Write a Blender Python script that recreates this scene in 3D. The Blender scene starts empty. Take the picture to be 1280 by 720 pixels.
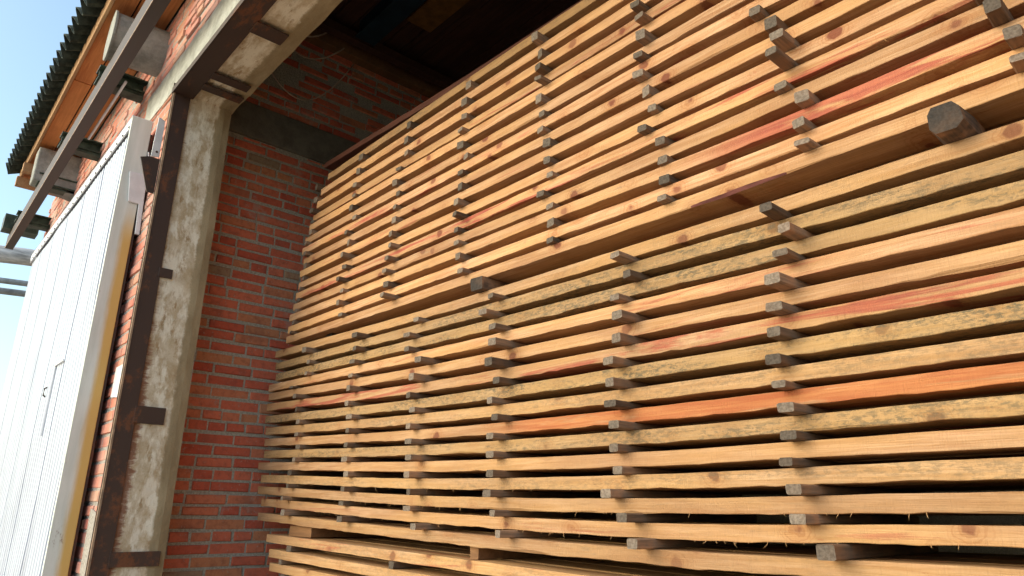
import bpy, bmesh, math, random
from mathutils import Vector, Matrix, noise
random.seed(7)
H = 1.55                      # eye height above the ground; the plan below is measured from the eye
sc = bpy.context.scene
C = sc.collection
R = math.radians

# ------------------------------------------------------------------ helpers
class MB:
    def __init__(s): s.v = []; s.f = []; s.mi = []; s.cc = []
    def add(s, vs, fs, mi=0, c=0.5):
        b = len(s.v); s.v += [tuple(p) for p in vs]
        for f in fs: s.f.append(tuple(b + i for i in f)); s.mi.append(mi); s.cc.append(c)
    def box(s, a, b, mi=0, c=0.5):
        x0, y0, z0 = [min(p, q) for p, q in zip(a, b)]; x1, y1, z1 = [max(p, q) for p, q in zip(a, b)]
        vs = [(x0,y0,z0),(x1,y0,z0),(x1,y1,z0),(x0,y1,z0),(x0,y0,z1),(x1,y0,z1),(x1,y1,z1),(x0,y1,z1)]
        s.add(vs, [(0,3,2,1),(4,5,6,7),(0,1,5,4),(1,2,6,5),(2,3,7,6),(3,0,4,7)], mi, c)
    def prism(s, poly, axis, a, b, mi=0, c=0.5):
        """poly in the two other axes, extruded from a to b"""
        n = len(poly)
        def P(u, w, t):
            return {'x': (t, u, w), 'y': (u, t, w), 'z': (u, w, t)}[axis]
        vs = [P(u, w, a) for u, w in poly] + [P(u, w, b) for u, w in poly]
        fs = [tuple(range(n)), tuple(range(2*n-1, n-1, -1))] + [(i, i+n, (i+1) % n + n, (i+1) % n) for i in range(n)]
        s.add(vs, fs, mi, c)
    def tube(s, pts, r, n=8, mi=0, c=0.5, cap=True):
        pts = [Vector(p) for p in pts]; rings = []
        for i, p in enumerate(pts):
            d = (pts[min(i+1, len(pts)-1)] - pts[max(i-1, 0)]).normalized()
            u = d.cross(Vector((0, 0, 1)))
            if u.length < .05: u = d.cross(Vector((1, 0, 0)))
            u.normalize(); w = d.cross(u)
            rr = r[i] if isinstance(r, (list, tuple)) else r
            rings.append([p + u*math.cos(2*math.pi*k/n)*rr + w*math.sin(2*math.pi*k/n)*rr for k in range(n)])
        vs = [q for g in rings for q in g]; fs = []
        for i in range(len(pts)-1):
            for k in range(n):
                fs.append((i*n+k, i*n+(k+1) % n, (i+1)*n+(k+1) % n, (i+1)*n+k))
        if cap: fs += [tuple(range(n-1, -1, -1)), tuple((len(pts)-1)*n+k for k in range(n))]
        s.add(vs, fs, mi, c)
    def build(s, name, mats, parent=None, loc=(0, 0, 0), smooth=False, bevel=0):
        me = bpy.data.meshes.new(name); me.from_pydata(s.v, [], s.f)
        if not isinstance(mats, (list, tuple)): mats = [mats]
        for m in mats: me.materials.append(m)
        me.polygons.foreach_set('material_index', s.mi)
        at = me.attributes.new('tone', 'FLOAT', 'FACE'); at.data.foreach_set('value', s.cc)
        bm = bmesh.new(); bm.from_mesh(me); bmesh.ops.recalc_face_normals(bm, faces=bm.faces); bm.to_mesh(me); bm.free()
        if smooth: me.polygons.foreach_set('use_smooth', [True]*len(me.polygons))
        me.update()
        o = bpy.data.objects.new(name, me); C.objects.link(o); o.location = loc
        if parent: o.parent = parent
        if bevel:
            b = o.modifiers.new('bevel', 'BEVEL'); b.width = bevel; b.segments = 2; b.limit_method = 'ANGLE'
        return o

def empty(name, loc=(0, 0, 0)):
    o = bpy.data.objects.new(name, None); C.objects.link(o); o.location = loc; o.empty_display_size = .1
    return o
def tag(o, label=None, cat=None, group=None, kind=None):
    if label: o['label'] = label
    if cat: o['category'] = cat
    if group: o['group'] = group
    if kind: o['kind'] = kind
    return o

# ------------------------------------------------------------------ materials
class NT:
    def __init__(s, name):
        s.m = bpy.data.materials.new(name); s.m.use_nodes = True; s.t = s.m.node_tree; s.t.nodes.clear()
        s.out = s.n('ShaderNodeOutputMaterial'); s.b = s.n('ShaderNodeBsdfPrincipled')
        s.l(s.b.outputs[0], s.out.inputs[0]); s.b.inputs['Roughness'].default_value = .8
        try: s.b.inputs['Specular IOR Level'].default_value = .25
        except Exception: pass
    def n(s, t, **k):
        x = s.t.nodes.new(t)
        for a, v in k.items(): setattr(x, a, v)
        return x
    def l(s, a, b): s.t.links.new(a, b)
    def put(s, i, v):
        if isinstance(v, bpy.types.NodeSocket): s.l(v, i)
        elif isinstance(v, (tuple, list)) and len(v) == 3 and i.type == 'RGBA': i.default_value = (*v, 1)
        else: i.default_value = v
    def coord(s, kind='Object', scale=(1, 1, 1), off=None):
        tc = s.n('ShaderNodeTexCoord'); mp = s.n('ShaderNodeMapping'); s.l(tc.outputs[kind], mp.inputs[0])
        mp.inputs['Scale'].default_value = scale
        if off is not None: s.l(off, mp.inputs['Location'])
        return mp.outputs[0]
    def vscale(s, v, sc_):
        mp = s.n('ShaderNodeMapping'); s.l(v, mp.inputs[0]); mp.inputs['Scale'].default_value = sc_; return mp.outputs[0]
    def noise(s, v, scale=5, detail=4, rough=.55, dist=0, col=False):
        x = s.n('ShaderNodeTexNoise'); s.l(v, x.inputs['Vector']); x.inputs['Scale'].default_value = scale
        x.inputs['Detail'].default_value = detail; x.inputs['Roughness'].default_value = rough; x.inputs['Distortion'].default_value = dist
        return x.outputs['Color' if col else 'Fac']
    def math(s, op, a, b=0.0, clamp=False):
        x = s.n('ShaderNodeMath', operation=op, use_clamp=clamp); s.put(x.inputs[0], a); s.put(x.inputs[1], b); return x.outputs[0]
    def ramp(s, v, a, b, lo=0., hi=1.):
        x = s.n('ShaderNodeMapRange'); x.interpolation_type = 'SMOOTHSTEP'
        s.put(x.inputs['Value'], v); s.put(x.inputs['From Min'], a); s.put(x.inputs['From Max'], b)
        s.put(x.inputs['To Min'], lo); s.put(x.inputs['To Max'], hi); return x.outputs[0]
    def mix(s, f, a, b, mode='MIX'):
        x = s.n('ShaderNodeMix', data_type='RGBA', blend_type=mode); s.put(x.inputs[0], f); s.put(x.inputs[6], a); s.put(x.inputs[7], b)
        return x.outputs[2]
    def color(s, v): s.put(s.b.inputs['Base Color'], v)
    def bump(s, h, strength=.3, dist=.01):
        x = s.n('ShaderNodeBump'); x.inputs['Strength'].default_value = strength; x.inputs['Distance'].default_value = dist
        s.l(h, x.inputs['Height']); s.l(x.outputs[0], s.b.inputs['Normal'])
    def attr(s, name):
        x = s.n('ShaderNodeAttribute', attribute_name=name); return x.outputs['Fac']
    def rand_off(s, k=37.):
        oi = s.n('ShaderNodeObjectInfo'); cx = s.n('ShaderNodeCombineXYZ')
        for i, f in enumerate((k, k*1.7, k*.6)): s.l(s.math('MULTIPLY', oi.outputs['Random'], f), cx.inputs[i])
        return cx.outputs[0], oi

def wood_sawn():
    t = NT('sawn_pine'); off, oi = t.rand_off()
    v = t.coord('Object', (1, 1, 1), off)
    sep = t.n('ShaderNodeSeparateColor'); t.l(oi.outputs['Color'], sep.inputs[0])
    tone, red, mould = sep.outputs[0], sep.outputs[1], sep.outputs[2]
    g1 = t.noise(t.vscale(v, (1.1, 26, 26)), 2.2, 5, .6, .8)             # growth rings along the board
    g2 = t.noise(t.vscale(v, (2.5, 60, 110)), 2.4, 3, .7, .2)            # fine fibre
    fl = t.noise(t.vscale(v, (.8, 2.5, 5)), 1.6, 3, .5)                  # broad tonal drift
    vor = t.n('ShaderNodeTexVoronoi'); t.l(t.vscale(v, (5.2, 1.4, 6.4)), vor.inputs['Vector']); vor.inputs['Scale'].default_value = 1
    d = vor.outputs['Distance']
    wob = t.noise(v, 45, 2, .5)
    dd = t.math('ADD', d, t.math('MULTIPLY', t.math('SUBTRACT', wob, .5), .11))
    halo = t.ramp(dd, .13, .40, 1, 0); core = t.ramp(dd, .10, .15, 1, 0)
    ringv = t.math('SINE', t.math('MULTIPLY', dd, 95)); ring = t.math('MULTIPLY', t.ramp(ringv, .2, .9), halo)
    fresh = t.mix(t.ramp(g1, .33, .68), (.66, .415, .265), (.44, .23, .125))
    fresh = t.mix(t.math('MULTIPLY', t.ramp(g2, .38, .72), .55), fresh, (.36, .18, .075))
    fresh = t.mix(t.ramp(fl, .35, .7, 0, .55), fresh, (.66, .38, .17))
    fresh = t.mix(t.math('MULTIPLY', ring, .45), fresh, (.30, .12, .05))
    fresh = t.mix(t.math('MULTIPLY', halo, .30), fresh, (.42, .17, .075))
    fresh = t.mix(t.math('MULTIPLY', core, .92), fresh, (.20, .06, .035))
    drift = t.noise(t.vscale(v, (.5, 3, 3)), 2.2, 4, .65, .4)
    fresh = t.mix(t.ramp(drift, .42, .68, 0, .5), fresh, (.40, .215, .12))
    grey = t.noise(t.vscale(v, (3, 14, 20)), 1.7, 5, .72)
    fresh = t.mix(t.ramp(grey, .60, .74, 0, .55), fresh, (.27, .185, .125))
    blot = t.noise(t.vscale(v, (7, 16, 22)), 1.4, 5, .75, .6)
    fresh = t.mix(t.ramp(blot, .64, .72, 0, .6), fresh, (.36, .13, .065))
    # resin red streaks
    rs = t.noise(t.vscale(v, (.9, 9, 15)), 1.5, 5, .65, .8)
    tc0 = t.n('ShaderNodeTexCoord'); sx0 = t.n('ShaderNodeSeparateXYZ'); t.l(tc0.outputs['Object'], sx0.inputs[0])
    st0 = t.math('MULTIPLY', oi.outputs['Alpha'], 10.); gate = t.ramp(t.math('SUBTRACT', sx0.outputs[0], st0), -.15, .35)
    rf = t.math('MULTIPLY', gate, t.math('MULTIPLY', t.ramp(t.math('ADD', rs, t.math('MULTIPLY', red, .26)), .60, .72), t.ramp(red, 0, .25)))
    fresh = t.mix(t.math('MULTIPLY', rf, .85), fresh, t.mix(t.ramp(red, .75, .85), t.mix(t.ramp(g1, .3, .7), (.50, .14, .09), (.30, .05, .05)), t.mix(t.ramp(g1, .3, .7), (.60, .24, .10), (.46, .13, .06))))
    # grey blue mould speckle
    ms = t.noise(t.vscale(v, (17, 34, 44)), 2.0, 6, .8, .3); mb = t.noise(t.vscale(v, (1.3, 6, 11)), 1.7, 5, .7)
    mf = t.math('MULTIPLY', t.math('MULTIPLY', t.ramp(ms, .44, .58), t.ramp(mb, .38, .60)), mould)
    fresh = t.mix(t.math('MULTIPLY', mould, .45), fresh, (.44, .31, .14))
    fresh = t.mix(t.math('MULTIPLY', mf, .95), fresh, (.13, .11, .075))
    ds = t.noise(t.vscale(v, (2.6, 8, 12)), 2.0, 5, .7)
    fresh = t.mix(t.math('MULTIPLY', t.ramp(ds, .66, .72), t.math('MULTIPLY', mould, .7)), fresh, (.08, .07, .055))
    hs = t.n('ShaderNodeHueSaturation'); t.l(fresh, hs.inputs['Color']); t.l(t.ramp(tone, 0, 1, .50, 1.0), hs.inputs['Value'])
    hs.inputs['Saturation'].default_value = 1.06
    t.color(hs.outputs[0]); t.b.inputs['Roughness'].default_value = .72
    # saw marks across the face and fibre
    saw = t.noise(t.vscale(v, (130, 3, 6)), 1.5, 2, .5)
    t.bump(t.math('ADD', t.math('MULTIPLY', saw, .9), t.math('ADD', g2, t.math('MULTIPLY', g1, .8))), .7, .003)
    return t.m
def wood_pale():
    return None
def wood_grey(name='weathered_spacer', base=((.25, .155, .10), (.12, .085, .065)), endg=(.075, .062, .053)):
    t = NT(name); off, oi = t.rand_off(); v = t.coord('Object', (1, 1, 1), off)
    g = t.noise(t.vscale(v, (60, 3, 60)), 2, 5, .65); b = t.noise(v, 9, 3, .6)
    c = t.mix(t.ramp(g, .3, .7), *base)
    c = t.mix(t.ramp(b, .45, .7, 0, .7), c, (.30, .155, .085))
    nm = t.n('ShaderNodeTexCoord'); sp = t.n('ShaderNodeSeparateXYZ'); t.l(nm.outputs['Normal'], sp.inputs[0])
    en = t.ramp(t.math('ABSOLUTE', sp.outputs['Y']), .7, .9)
    e = t.mix(t.ramp(t.noise(t.vscale(v, (1, .2, 1)), 130, 3, .6), .35, .65), endg, tuple(x*1.9 for x in endg))
    c = t.mix(t.math('MULTIPLY', en, .85), c, e)
    hs = t.n('ShaderNodeHueSaturation'); t.l(c, hs.inputs['Color']); t.l(t.ramp(oi.outputs['Random'], 0, 1, .6, 1.5), hs.inputs['Value'])
    t.color(hs.outputs[0]); t.b.inputs['Roughness'].default_value = .9; t.bump(g, .4, .003)
    return t.m
def brick(name, pale=0.):
    t = NT(name); v = t.coord(); a = t.attr('tone')
    n1 = t.noise(v, 28, 5, .65); n2 = t.noise(v, 6, 4, .6)
    c = t.mix(t.ramp(a, 0, .55), (.48, .095, .055), (.60, .16, .09)); c = t.mix(t.ramp(a, .55, .95), c, (.50, .20, .10))
    c = t.mix(t.ramp(a, .96, 1.0), c, (.30, .22, .15))
    c = t.mix(t.ramp(n1, .42, .75, 0, .5), c, (.20, .055, .04)); c = t.mix(t.ramp(n2, .52, .75, 0, .45), c, (.16, .07, .055))
    c = t.mix(t.ramp(t.noise(v, 60, 3, .6), .60, .74, 0, .6), c, (.40, .32, .26))
    c = t.mix(t.ramp(t.noise(v, 3.1, 6, .75), .56, .66, 0, .45), c, (.36, .30, .25))
    if pale:
        w = t.noise(v, 2.3, 5, .65); c = t.mix(t.ramp(w, .35, .62, pale*.35, pale), c, (.55, .42, .38))  # paleness of the overexposed facade is put into the brick colour
    t.color(c); t.b.inputs['Roughness'].default_value = .92; t.bump(n1, .55, .006); return t.m
def mortar(name, base=(.46, .42, .35), dark=(.28, .255, .21)):
    t = NT(name); v = t.coord(); n = t.noise(v, 70, 5, .7)
    c = t.mix(t.ramp(n, .35, .65), dark, base); c = t.mix(t.ramp(t.noise(v, 5, 4, .6), .52, .68, 0, .6), c, (.40, .37, .33))
    t.color(c); t.b.inputs['Roughness'].default_value = .95; t.bump(n, .8, .012); return t.m
def plaster():
    t = NT('painted_reveal_plaster'); v = t.coord()
    n = t.noise(v, 9, 6, .7, .1); f = t.noise(v, 60, 4, .7)
    c = t.mix(t.ramp(n, .35, .65), (.56, .50, .40), (.42, .34, .23))
    blot = t.noise(t.vscale(v, (1, 4, 1.7)), 3.2, 6, .7, .15)
    c = t.mix(t.ramp(blot, .44, .60), c, (.70, .67, .59))
    c = t.mix(t.ramp(t.noise(t.vscale(v, (2, 6, 2.2)), 2.6, 6, .72, .15), .55, .66, 0, .8), c, (.28, .18, .08))
    c = t.mix(t.ramp(f, .60, .72, 0, .55), c, (.22, .16, .09))
    # rust bleeding sideways off the steel angle, strongest at the steel's edge
    sx = t.n('ShaderNodeSeparateXYZ'); t.l(v, sx.inputs[0])
    e = t.math('ADD', t.math('MULTIPLY', t.ramp(sx.outputs[1], 1.13, 1.24, 1, 0), t.ramp(sx.outputs[2], H+.5, H+1.6, 1, .55)), t.math('MULTIPLY', t.math('SUBTRACT', t.noise(t.vscale(v, (4, 6, 22)), 1.6, 5, .75), .5), 1.6))
    strip = t.ramp(t.math('ADD', sx.outputs[1], t.math('MULTIPLY', t.math('SUBTRACT', n, .5), .06)), 1.315, 1.335)
    olive = t.mix(t.ramp(t.noise(t.vscale(v, (1, 3, .8)), 3, 5, .65), .35, .65), (.34, .285, .19), (.25, .20, .125))
    olive = t.mix(t.ramp(f, .6, .72, 0, .4), olive, (.17, .12, .06))
    c = t.mix(strip, c, olive)
    c = t.mix(t.ramp(e, .55, .95, 0, .85), c, (.20, .075, .04))
    t.color(c); t.b.inputs['Roughness'].default_value = .9; t.bump(t.math('ADD', n, t.math('MULTIPLY', f, .5)), .6, .01); return t.m
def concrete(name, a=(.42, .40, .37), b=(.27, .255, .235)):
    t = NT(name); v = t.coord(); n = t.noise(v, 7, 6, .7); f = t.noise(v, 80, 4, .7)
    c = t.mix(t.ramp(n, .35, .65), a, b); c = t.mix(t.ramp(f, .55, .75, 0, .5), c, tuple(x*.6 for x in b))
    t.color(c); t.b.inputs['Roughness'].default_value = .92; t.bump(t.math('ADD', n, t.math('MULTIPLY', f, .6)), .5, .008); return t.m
def rusty(name, paint=(.045, .026, .022), rust=(.16, .055, .025), amount=.55, rough=.6):
    t = NT(name); v = t.coord(); n = t.noise(t.vscale(v, (2, 6, 5)), 1.6, 6, .7); f = t.noise(v, 45, 4, .65)
    sx = t.n('ShaderNodeSeparateXYZ'); t.l(v, sx.inputs[0])
    low = t.ramp(sx.outputs[2], H-.5, H+.9, .10, 0)
    k = t.ramp(t.math('ADD', t.math('ADD', n, low), t.math('MULTIPLY', t.math('SUBTRACT', f, .5), .25)), amount, amount+.14)
    c = t.mix(k, paint, t.mix(f, rust, tuple(x*.4 for x in rust)))
    t.color(c); t.b.inputs['Roughness'].default_value = rough; t.b.inputs['Specular IOR Level'].default_value = .4
    t.bump(t.math('ADD', f, k), .25, .003); return t.m
def whitesheet():
    t = NT('white_painted_sheet'); v = t.coord(); n = t.noise(t.vscale(v, (3, 3, .5)), 2, 5, .6); f = t.noise(t.vscale(v, (14, 14, 1.2)), 2, 4, .6)
    c = t.mix(t.ramp(n, .4, .7), (.49, .53, .63), (.41, .44, .54)); c = t.mix(t.ramp(f, .60, .72, 0, .4), c, (.32, .33, .38))
    sx = t.n('ShaderNodeSeparateXYZ'); t.l(v, sx.inputs[0])
    st = t.noise(t.vscale(v, (9, 1, .35)), 2.2, 5, .7); c = t.mix(t.ramp(st, .58, .72, 0, .5), c, (.30, .29, .31))
    sp = t.noise(t.vscale(v, (10, 1, 7)), 2, 5, .7); c = t.mix(t.ramp(sp, .68, .74, 0, .7), c, (.16, .12, .11))
    t.color(c); t.b.inputs['Roughness'].default_value = .45; t.b.inputs['Specular IOR Level'].default_value = .5
    t.bump(t.noise(t.vscale(v, (2, 1, .7)), 2, 2, .5), .12, .02); return t.m
def stile():
    t = NT('rust_stained_white_stile'); v = t.coord(); sx = t.n('ShaderNodeSeparateXYZ'); t.l(v, sx.inputs[0])
    n = t.noise(t.vscale(v, (1, 9, 1.1)), 2, 5, .65)
    y = t.math('ADD', sx.outputs[1], t.math('MULTIPLY', t.math('SUBTRACT', n, .5), .05))
    s_ = t.math('MULTIPLY', t.ramp(y, .912, .955), t.ramp(sx.outputs[2], H+1.95, H+1.6, 0, 1))
    c = t.mix(t.ramp(n, .3, .7), (.62, .65, .64), (.52, .56, .54)); c = t.mix(t.math('MULTIPLY', s_, .95), c, (.56, .36, .10))
    r = t.ramp(t.noise(t.vscale(v, (1, 7, 2.6)), 2.1, 6, .75), .60, .68); lo = t.ramp(sx.outputs[2], H+.3, H-.5)
    c = t.mix(t.math('MULTIPLY', r, t.math('MAXIMUM', lo, .25)), c, (.15, .05, .02))
    t.color(c); t.b.inputs['Roughness'].default_value = .55; return t.m
def simple(name, col, rough=.7, var=.25, scale=8, metal=0, stretch=(1, 1, 1)):
    t = NT(name); v = t.coord('Object', stretch); n = t.noise(v, scale, 5, .65)
    t.color(t.mix(t.ramp(n, .3, .7), tuple(c*(1+var) for c in col), tuple(c*(1-var) for c in col)))
    t.b.inputs['Roughness'].default_value = rough; t.b.inputs['Metallic'].default_value = metal; t.bump(n, .2, .004); return t.m
def boards(name, a, b, knot=True):
    t = NT(name); v = t.coord(); g = t.noise(t.vscale(v, (1, 18, 18)), 2.2, 5, .65, .5); n = t.noise(v, 2.2, 4, .6); at = t.attr('tone')
    c = t.mix(t.ramp(g, .3, .7), a, b); c = t.mix(t.ramp(n, .45, .7, 0, .6), c, tuple(x*.5 for x in b)); c = t.mix(t.ramp(at, 0, 1, 0, .6), c, tuple(x*1.2 for x in a))
    t.color(c); t.b.inputs['Roughness'].default_value = .8; t.bump(g, .3, .003); return t.m

M = dict(
    pine=wood_sawn(), spacer=wood_grey(), bearer=wood_grey('dark_bearer', ((.10, .06, .04), (.04, .03, .026)), (.012, .011, .011)),
    brick=brick('red_brick'), brickf=brick('overexposed_red_brick', .55), mortar=mortar('rough_mortar'), mortarf=mortar('pale_mortar', (.45, .42, .40), (.28, .25, .23)),
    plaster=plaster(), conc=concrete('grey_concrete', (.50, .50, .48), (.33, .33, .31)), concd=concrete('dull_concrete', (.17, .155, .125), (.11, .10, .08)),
    frame=rusty('brown_primer_steel', (.05, .030, .025), (.20, .075, .035), .54), framelip=simple('lit_steel_lip', (.30, .21, .15), .6, .3, 20),  # light along the steel edges is put into the lip's tan colour
    track=rusty('brown_track_steel', (.050, .032, .027), (.12, .06, .04), .68), green=simple('green_painted_steel', (.045, .065, .048), .5, .5, 14),
    sheet=whitesheet(), stile=stile(), whitemetal=simple('white_painted_steel', (.62, .62, .66), .5, .12, 6),
    soffit=boards('orange_soffit_boards', (.58, .25, .09), (.36, .12, .04)), fascia=boards('sunbleached_fascia', (.42, .25, .13), (.25, .13, .07)),
    roof=simple('dark_corrugated_sheet', (.035, .045, .038), .85, .5, 18), bark=simple('purple_bark', (.14, .05, .045), .9, .4, 40, 0, (.2, 1, 1)),
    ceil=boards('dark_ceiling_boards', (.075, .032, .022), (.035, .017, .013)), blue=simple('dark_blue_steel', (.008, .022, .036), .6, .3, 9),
    orange_lit=simple('orange_lit_patch', (.16, .075, .02), .8, .3, 9), plate=boards('brown_wall_plate', (.22, .11, .05), (.12, .06, .03)),
    cable=simple('dusty_cable', (.5, .38, .30), .8, .2, 9), pale=concrete('pale_cement_pipe', (.36, .36, .34), (.22, .22, .21)),
    redplank=boards('red_brown_plank_wood', (.11, .038, .026), (.06, .022, .016)),
    wrap=simple('grey_pipe_wrap', (.46, .42, .40), .55, .45, 4, 0, (3, .6, 3)), pipe=simple('grey_pipe_steel', (.25, .25, .25), .5, .3, 6),
    ground=None)
def ground_mat():
    t = NT('dusty_concrete_yard'); v = t.coord(); n = t.noise(v, .6, 6, .65); f = t.noise(v, 14, 6, .75)
    c = t.mix(t.ramp(n, .35, .65), (.40, .33, .25), (.30, .25, .19)); c = t.mix(t.ramp(f, .5, .72, 0, .5), c, (.17, .15, .12))
    t.color(c); t.b.inputs['Roughness'].default_value = .95; t.bump(f, .5, .02); return t.m
M['ground'] = ground_mat()
M['dirt'] = simple('dark_shed_floor', (.10, .085, .07), .95, .3, 3)

def Z(z): return z + H

# ------------------------------------------------------------------ setting
g = MB(); g.add([(-400, -400, 0), (400, -400, 0), (400, 400, 0), (-400, 400, 0)], [(0, 1, 2, 3)])
tag(g.build('ground', M['ground']), kind='structure')

# ------------------------------------------------------------------ the shed
shed = empty('brick_shed', (-4.6, 1.2, 0))
tag(shed, 'red brick drying shed with rusty framed opening, white sliding door and corrugated eave', 'shed')
def P(mb, name, mats, parent=None, **k):
    """a part of the shed: mesh written in plan coordinates"""
    par = parent or shed
    o = mb.build(name, mats, None, **k); o.parent = par
    w = Vector((0, 0, 0)); q = par
    while q: w += q.location; q = q.parent
    o.location = o.location - w; 
    # keep shader coordinates equal to plan coordinates by moving the mesh origin to the plan origin
    return o

CH = .0772; ZC = .0917 - 6*CH   # course height and a course line taken off the side wall
def brickfield(mb, u0, u1, z0, z1, face, plane, rough=1., fac=0, seed=1, outward=1):
    """bricks standing 6-9 mm proud of a mortar bed; face 'x' or 'y' = the plane's normal axis"""
    rnd = random.Random(seed)
    k0 = math.floor((z0 - ZC)/CH)
    k = k0
    while ZC + k*CH < z1:
        zb = ZC + k*CH; header = rnd.random() < .22
        u = u0 - rnd.random()*.13 - (.13 if k % 2 else 0)
        dz = rnd.uniform(-.003, .003)*rough
        while u < u1:
            L = .118 if (header or rnd.random() < .13) else .245
            L *= rnd.uniform(.93, 1.05)
            a, b = max(u, u0), min(u+L, u1)
            if b - a > .025:
                h0 = zb + rnd.uniform(0, .004)*rough + dz; h1 = zb + .063 - rnd.uniform(0, .005)*rough + dz
                h0 = max(h0, z0); h1 = min(h1, z1)
                if h1 - h0 > .015:
                    p = .007 + rnd.uniform(-.005, .005)*rough
                    if rnd.random() < .05*rough: p = .001
                    ins = .005; t_ = [rnd.uniform(-.003, .003)*rough for _ in range(8)]
                    tone = rnd.random()
                    back = plane; frt = plane + outward*p
                    q = []
                    # outer outline on the mortar, inner outline at the face, corners knocked about
                    for (uu, hh, i) in ((a, h0, 0), (b, h0, 1), (b, h1, 2), (a, h1, 3)): q.append((uu+t_[i]*.5, back, hh+t_[i+4]*.5))
                    for (uu, hh, i) in ((a+ins, h0+ins, 0), (b-ins, h0+ins, 1), (b-ins, h1-ins, 2), (a+ins, h1-ins, 3)): q.append((uu+t_[i], frt, hh+t_[i+4]))
                    vs = [((w, uu, hh) if face == 'x' else (uu, w, hh)) for uu, w, hh in q]
                    vs = [(x, y, Z(z)) for x, y, z in vs]
                    mb.add(vs, [(4, 5, 6, 7), (0, 1, 5, 4), (1, 2, 6, 5), (2, 3, 7, 6), (3, 0, 4, 7)], fac, tone)
            u += L + .012 + rnd.uniform(-.003, .004)*rough
        k += 1
YF, YB, XJ, XW = 1.04, 1.417, -4.6, -4.9     # facade face, back of the front wall, reveal, inner side wall
ZL = 2.66                                    # underside of the lintel
XR = 3.2                                     # right-hand reveal of the opening (outside the picture)
XC = -9.6                                    # far corner of the shed
YBK = 8.0
def planbox(mb, x0, x1, y0, y1, z0, z1, mi=0, c=.5): mb.box((x0, y0, Z(z0)), (x1, y1, Z(z1)), mi, c)

w = MB()                                      # front wall
planbox(w, XC, XJ-.012, YF, YB, -H, 3.5, 1)
planbox(w, XJ-.012, XR+.012, YF+.004, YB, 2.92, 3.5, 1)
planbox(w, XR+.012, XR+2, YF, YB, -H, 3.5, 1)
brickfield(w, XC, XJ-.004, -H, 2.66, 'y', YF, 1, 0, 3, -1)
brickfield(w, XC, -5.30, 2.66, 2.92, 'y', YF, 1, 0, 5, -1)
brickfield(w, XC, XR+2, 2.92, 3.5, 'y', YF, 1.6, 0, 4, -1)
fw = P(w, 'front_wall', [M['brickf'], M['mortarf']]); fw['label'] = 'weathered brick front wall with overexposed paleness painted in'
def patch(mb, pts, y):
    n = len(pts); vs = [(x, y, Z(z)) for x, z in pts] + [(x, y+.012, Z(z)) for x, z in pts]
    mb.add(vs, [tuple(range(n))] + [(i, i+n, (i+1) % n+n, (i+1) % n) for i in range(n)])
m = MB(); patch(m, [(-4.80, .62), (-4.61, .60), (-4.60, .80), (-4.79, .80)], YF-.014)
P(m, 'paint_patch', M['whitemetal'], fw)
m = MB(); patch(m, [(-4.79, -.02), (-4.605, -.05), (-4.60, -.42), (-4.78, -.36)], YF-.012)
P(m, 'plaster_patch', M['mortarf'], fw)

s = MB()                                      # inner side wall (seen) with its concrete band
planbox(s, XW-.3, XW, YB+.002, YBK, -H, 4.4, 1)
brickfield(s, YB, 4.2, -H, 2.66, 'x', XW, 1.35, 0, 11, 1)
brickfield(s, YB, 5.0, 2.95, 3.72, 'x', XW, 2.2, 0, 12, 1)
sw = P(s, 'side_wall', [M['brick'], M['mortar']]); sw['label'] = 'deep red brick side wall with thick grey joints'
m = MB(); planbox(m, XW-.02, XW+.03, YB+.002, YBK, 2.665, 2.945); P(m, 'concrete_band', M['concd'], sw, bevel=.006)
m = MB(); planbox(m, XW+.002, XW+.10, 1.9, YBK, 3.70, 3.80); P(m, 'wall_plate', M['plate'], sw, bevel=.006)
m = MB(); planbox(m, XR+2, XR+2.3, YB+.002, YBK, -H, 4.4); planbox(m, XW-.3, XR+2.3, YBK, YBK+.3, -H, 4.4)
P(m, 'back_wall', M['mortar'])
m = MB(); planbox(m, XW, XR+2, YF+.1, YBK, -H+.004, -H+.02); tag(m.build('floor', M['dirt']), kind='structure')
c = MB()                                      # ceiling boards and joists
rnd = random.Random(5); y = YB+.01
while y < YBK-.1:
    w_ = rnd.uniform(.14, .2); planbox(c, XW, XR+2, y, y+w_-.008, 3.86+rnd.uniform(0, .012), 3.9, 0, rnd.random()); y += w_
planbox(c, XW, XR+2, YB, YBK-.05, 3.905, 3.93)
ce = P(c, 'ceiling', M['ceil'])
for yy in (3.4, 4.9, 6.4):
    m = MB(); planbox(m, XW+.1, XR+2, yy, yy+.14, 3.68, 3.858); P(m, 'joist', M['ceil'], ce)
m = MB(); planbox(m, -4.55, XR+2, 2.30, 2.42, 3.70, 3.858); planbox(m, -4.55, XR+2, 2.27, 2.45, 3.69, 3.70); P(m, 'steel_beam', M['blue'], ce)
m = MB(); planbox(m, -4.25, -3.55, 2.56, 2.80, 3.835, 3.85); P(m, 'lit_patch', M['orange_lit'], ce)  # this sheet and the next paint orange-lit areas of the ceiling
m = MB(); planbox(m, -3.50, -3.25, 2.70, 2.83, 3.835, 3.85); P(m, 'lit_patch', M['orange_lit'], ce)
m = MB(); planbox(m, -4.70, -4.62, 2.0, YBK-.1, 3.72, 3.80); P(m, 'batten', M['ceil'], ce)

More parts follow.
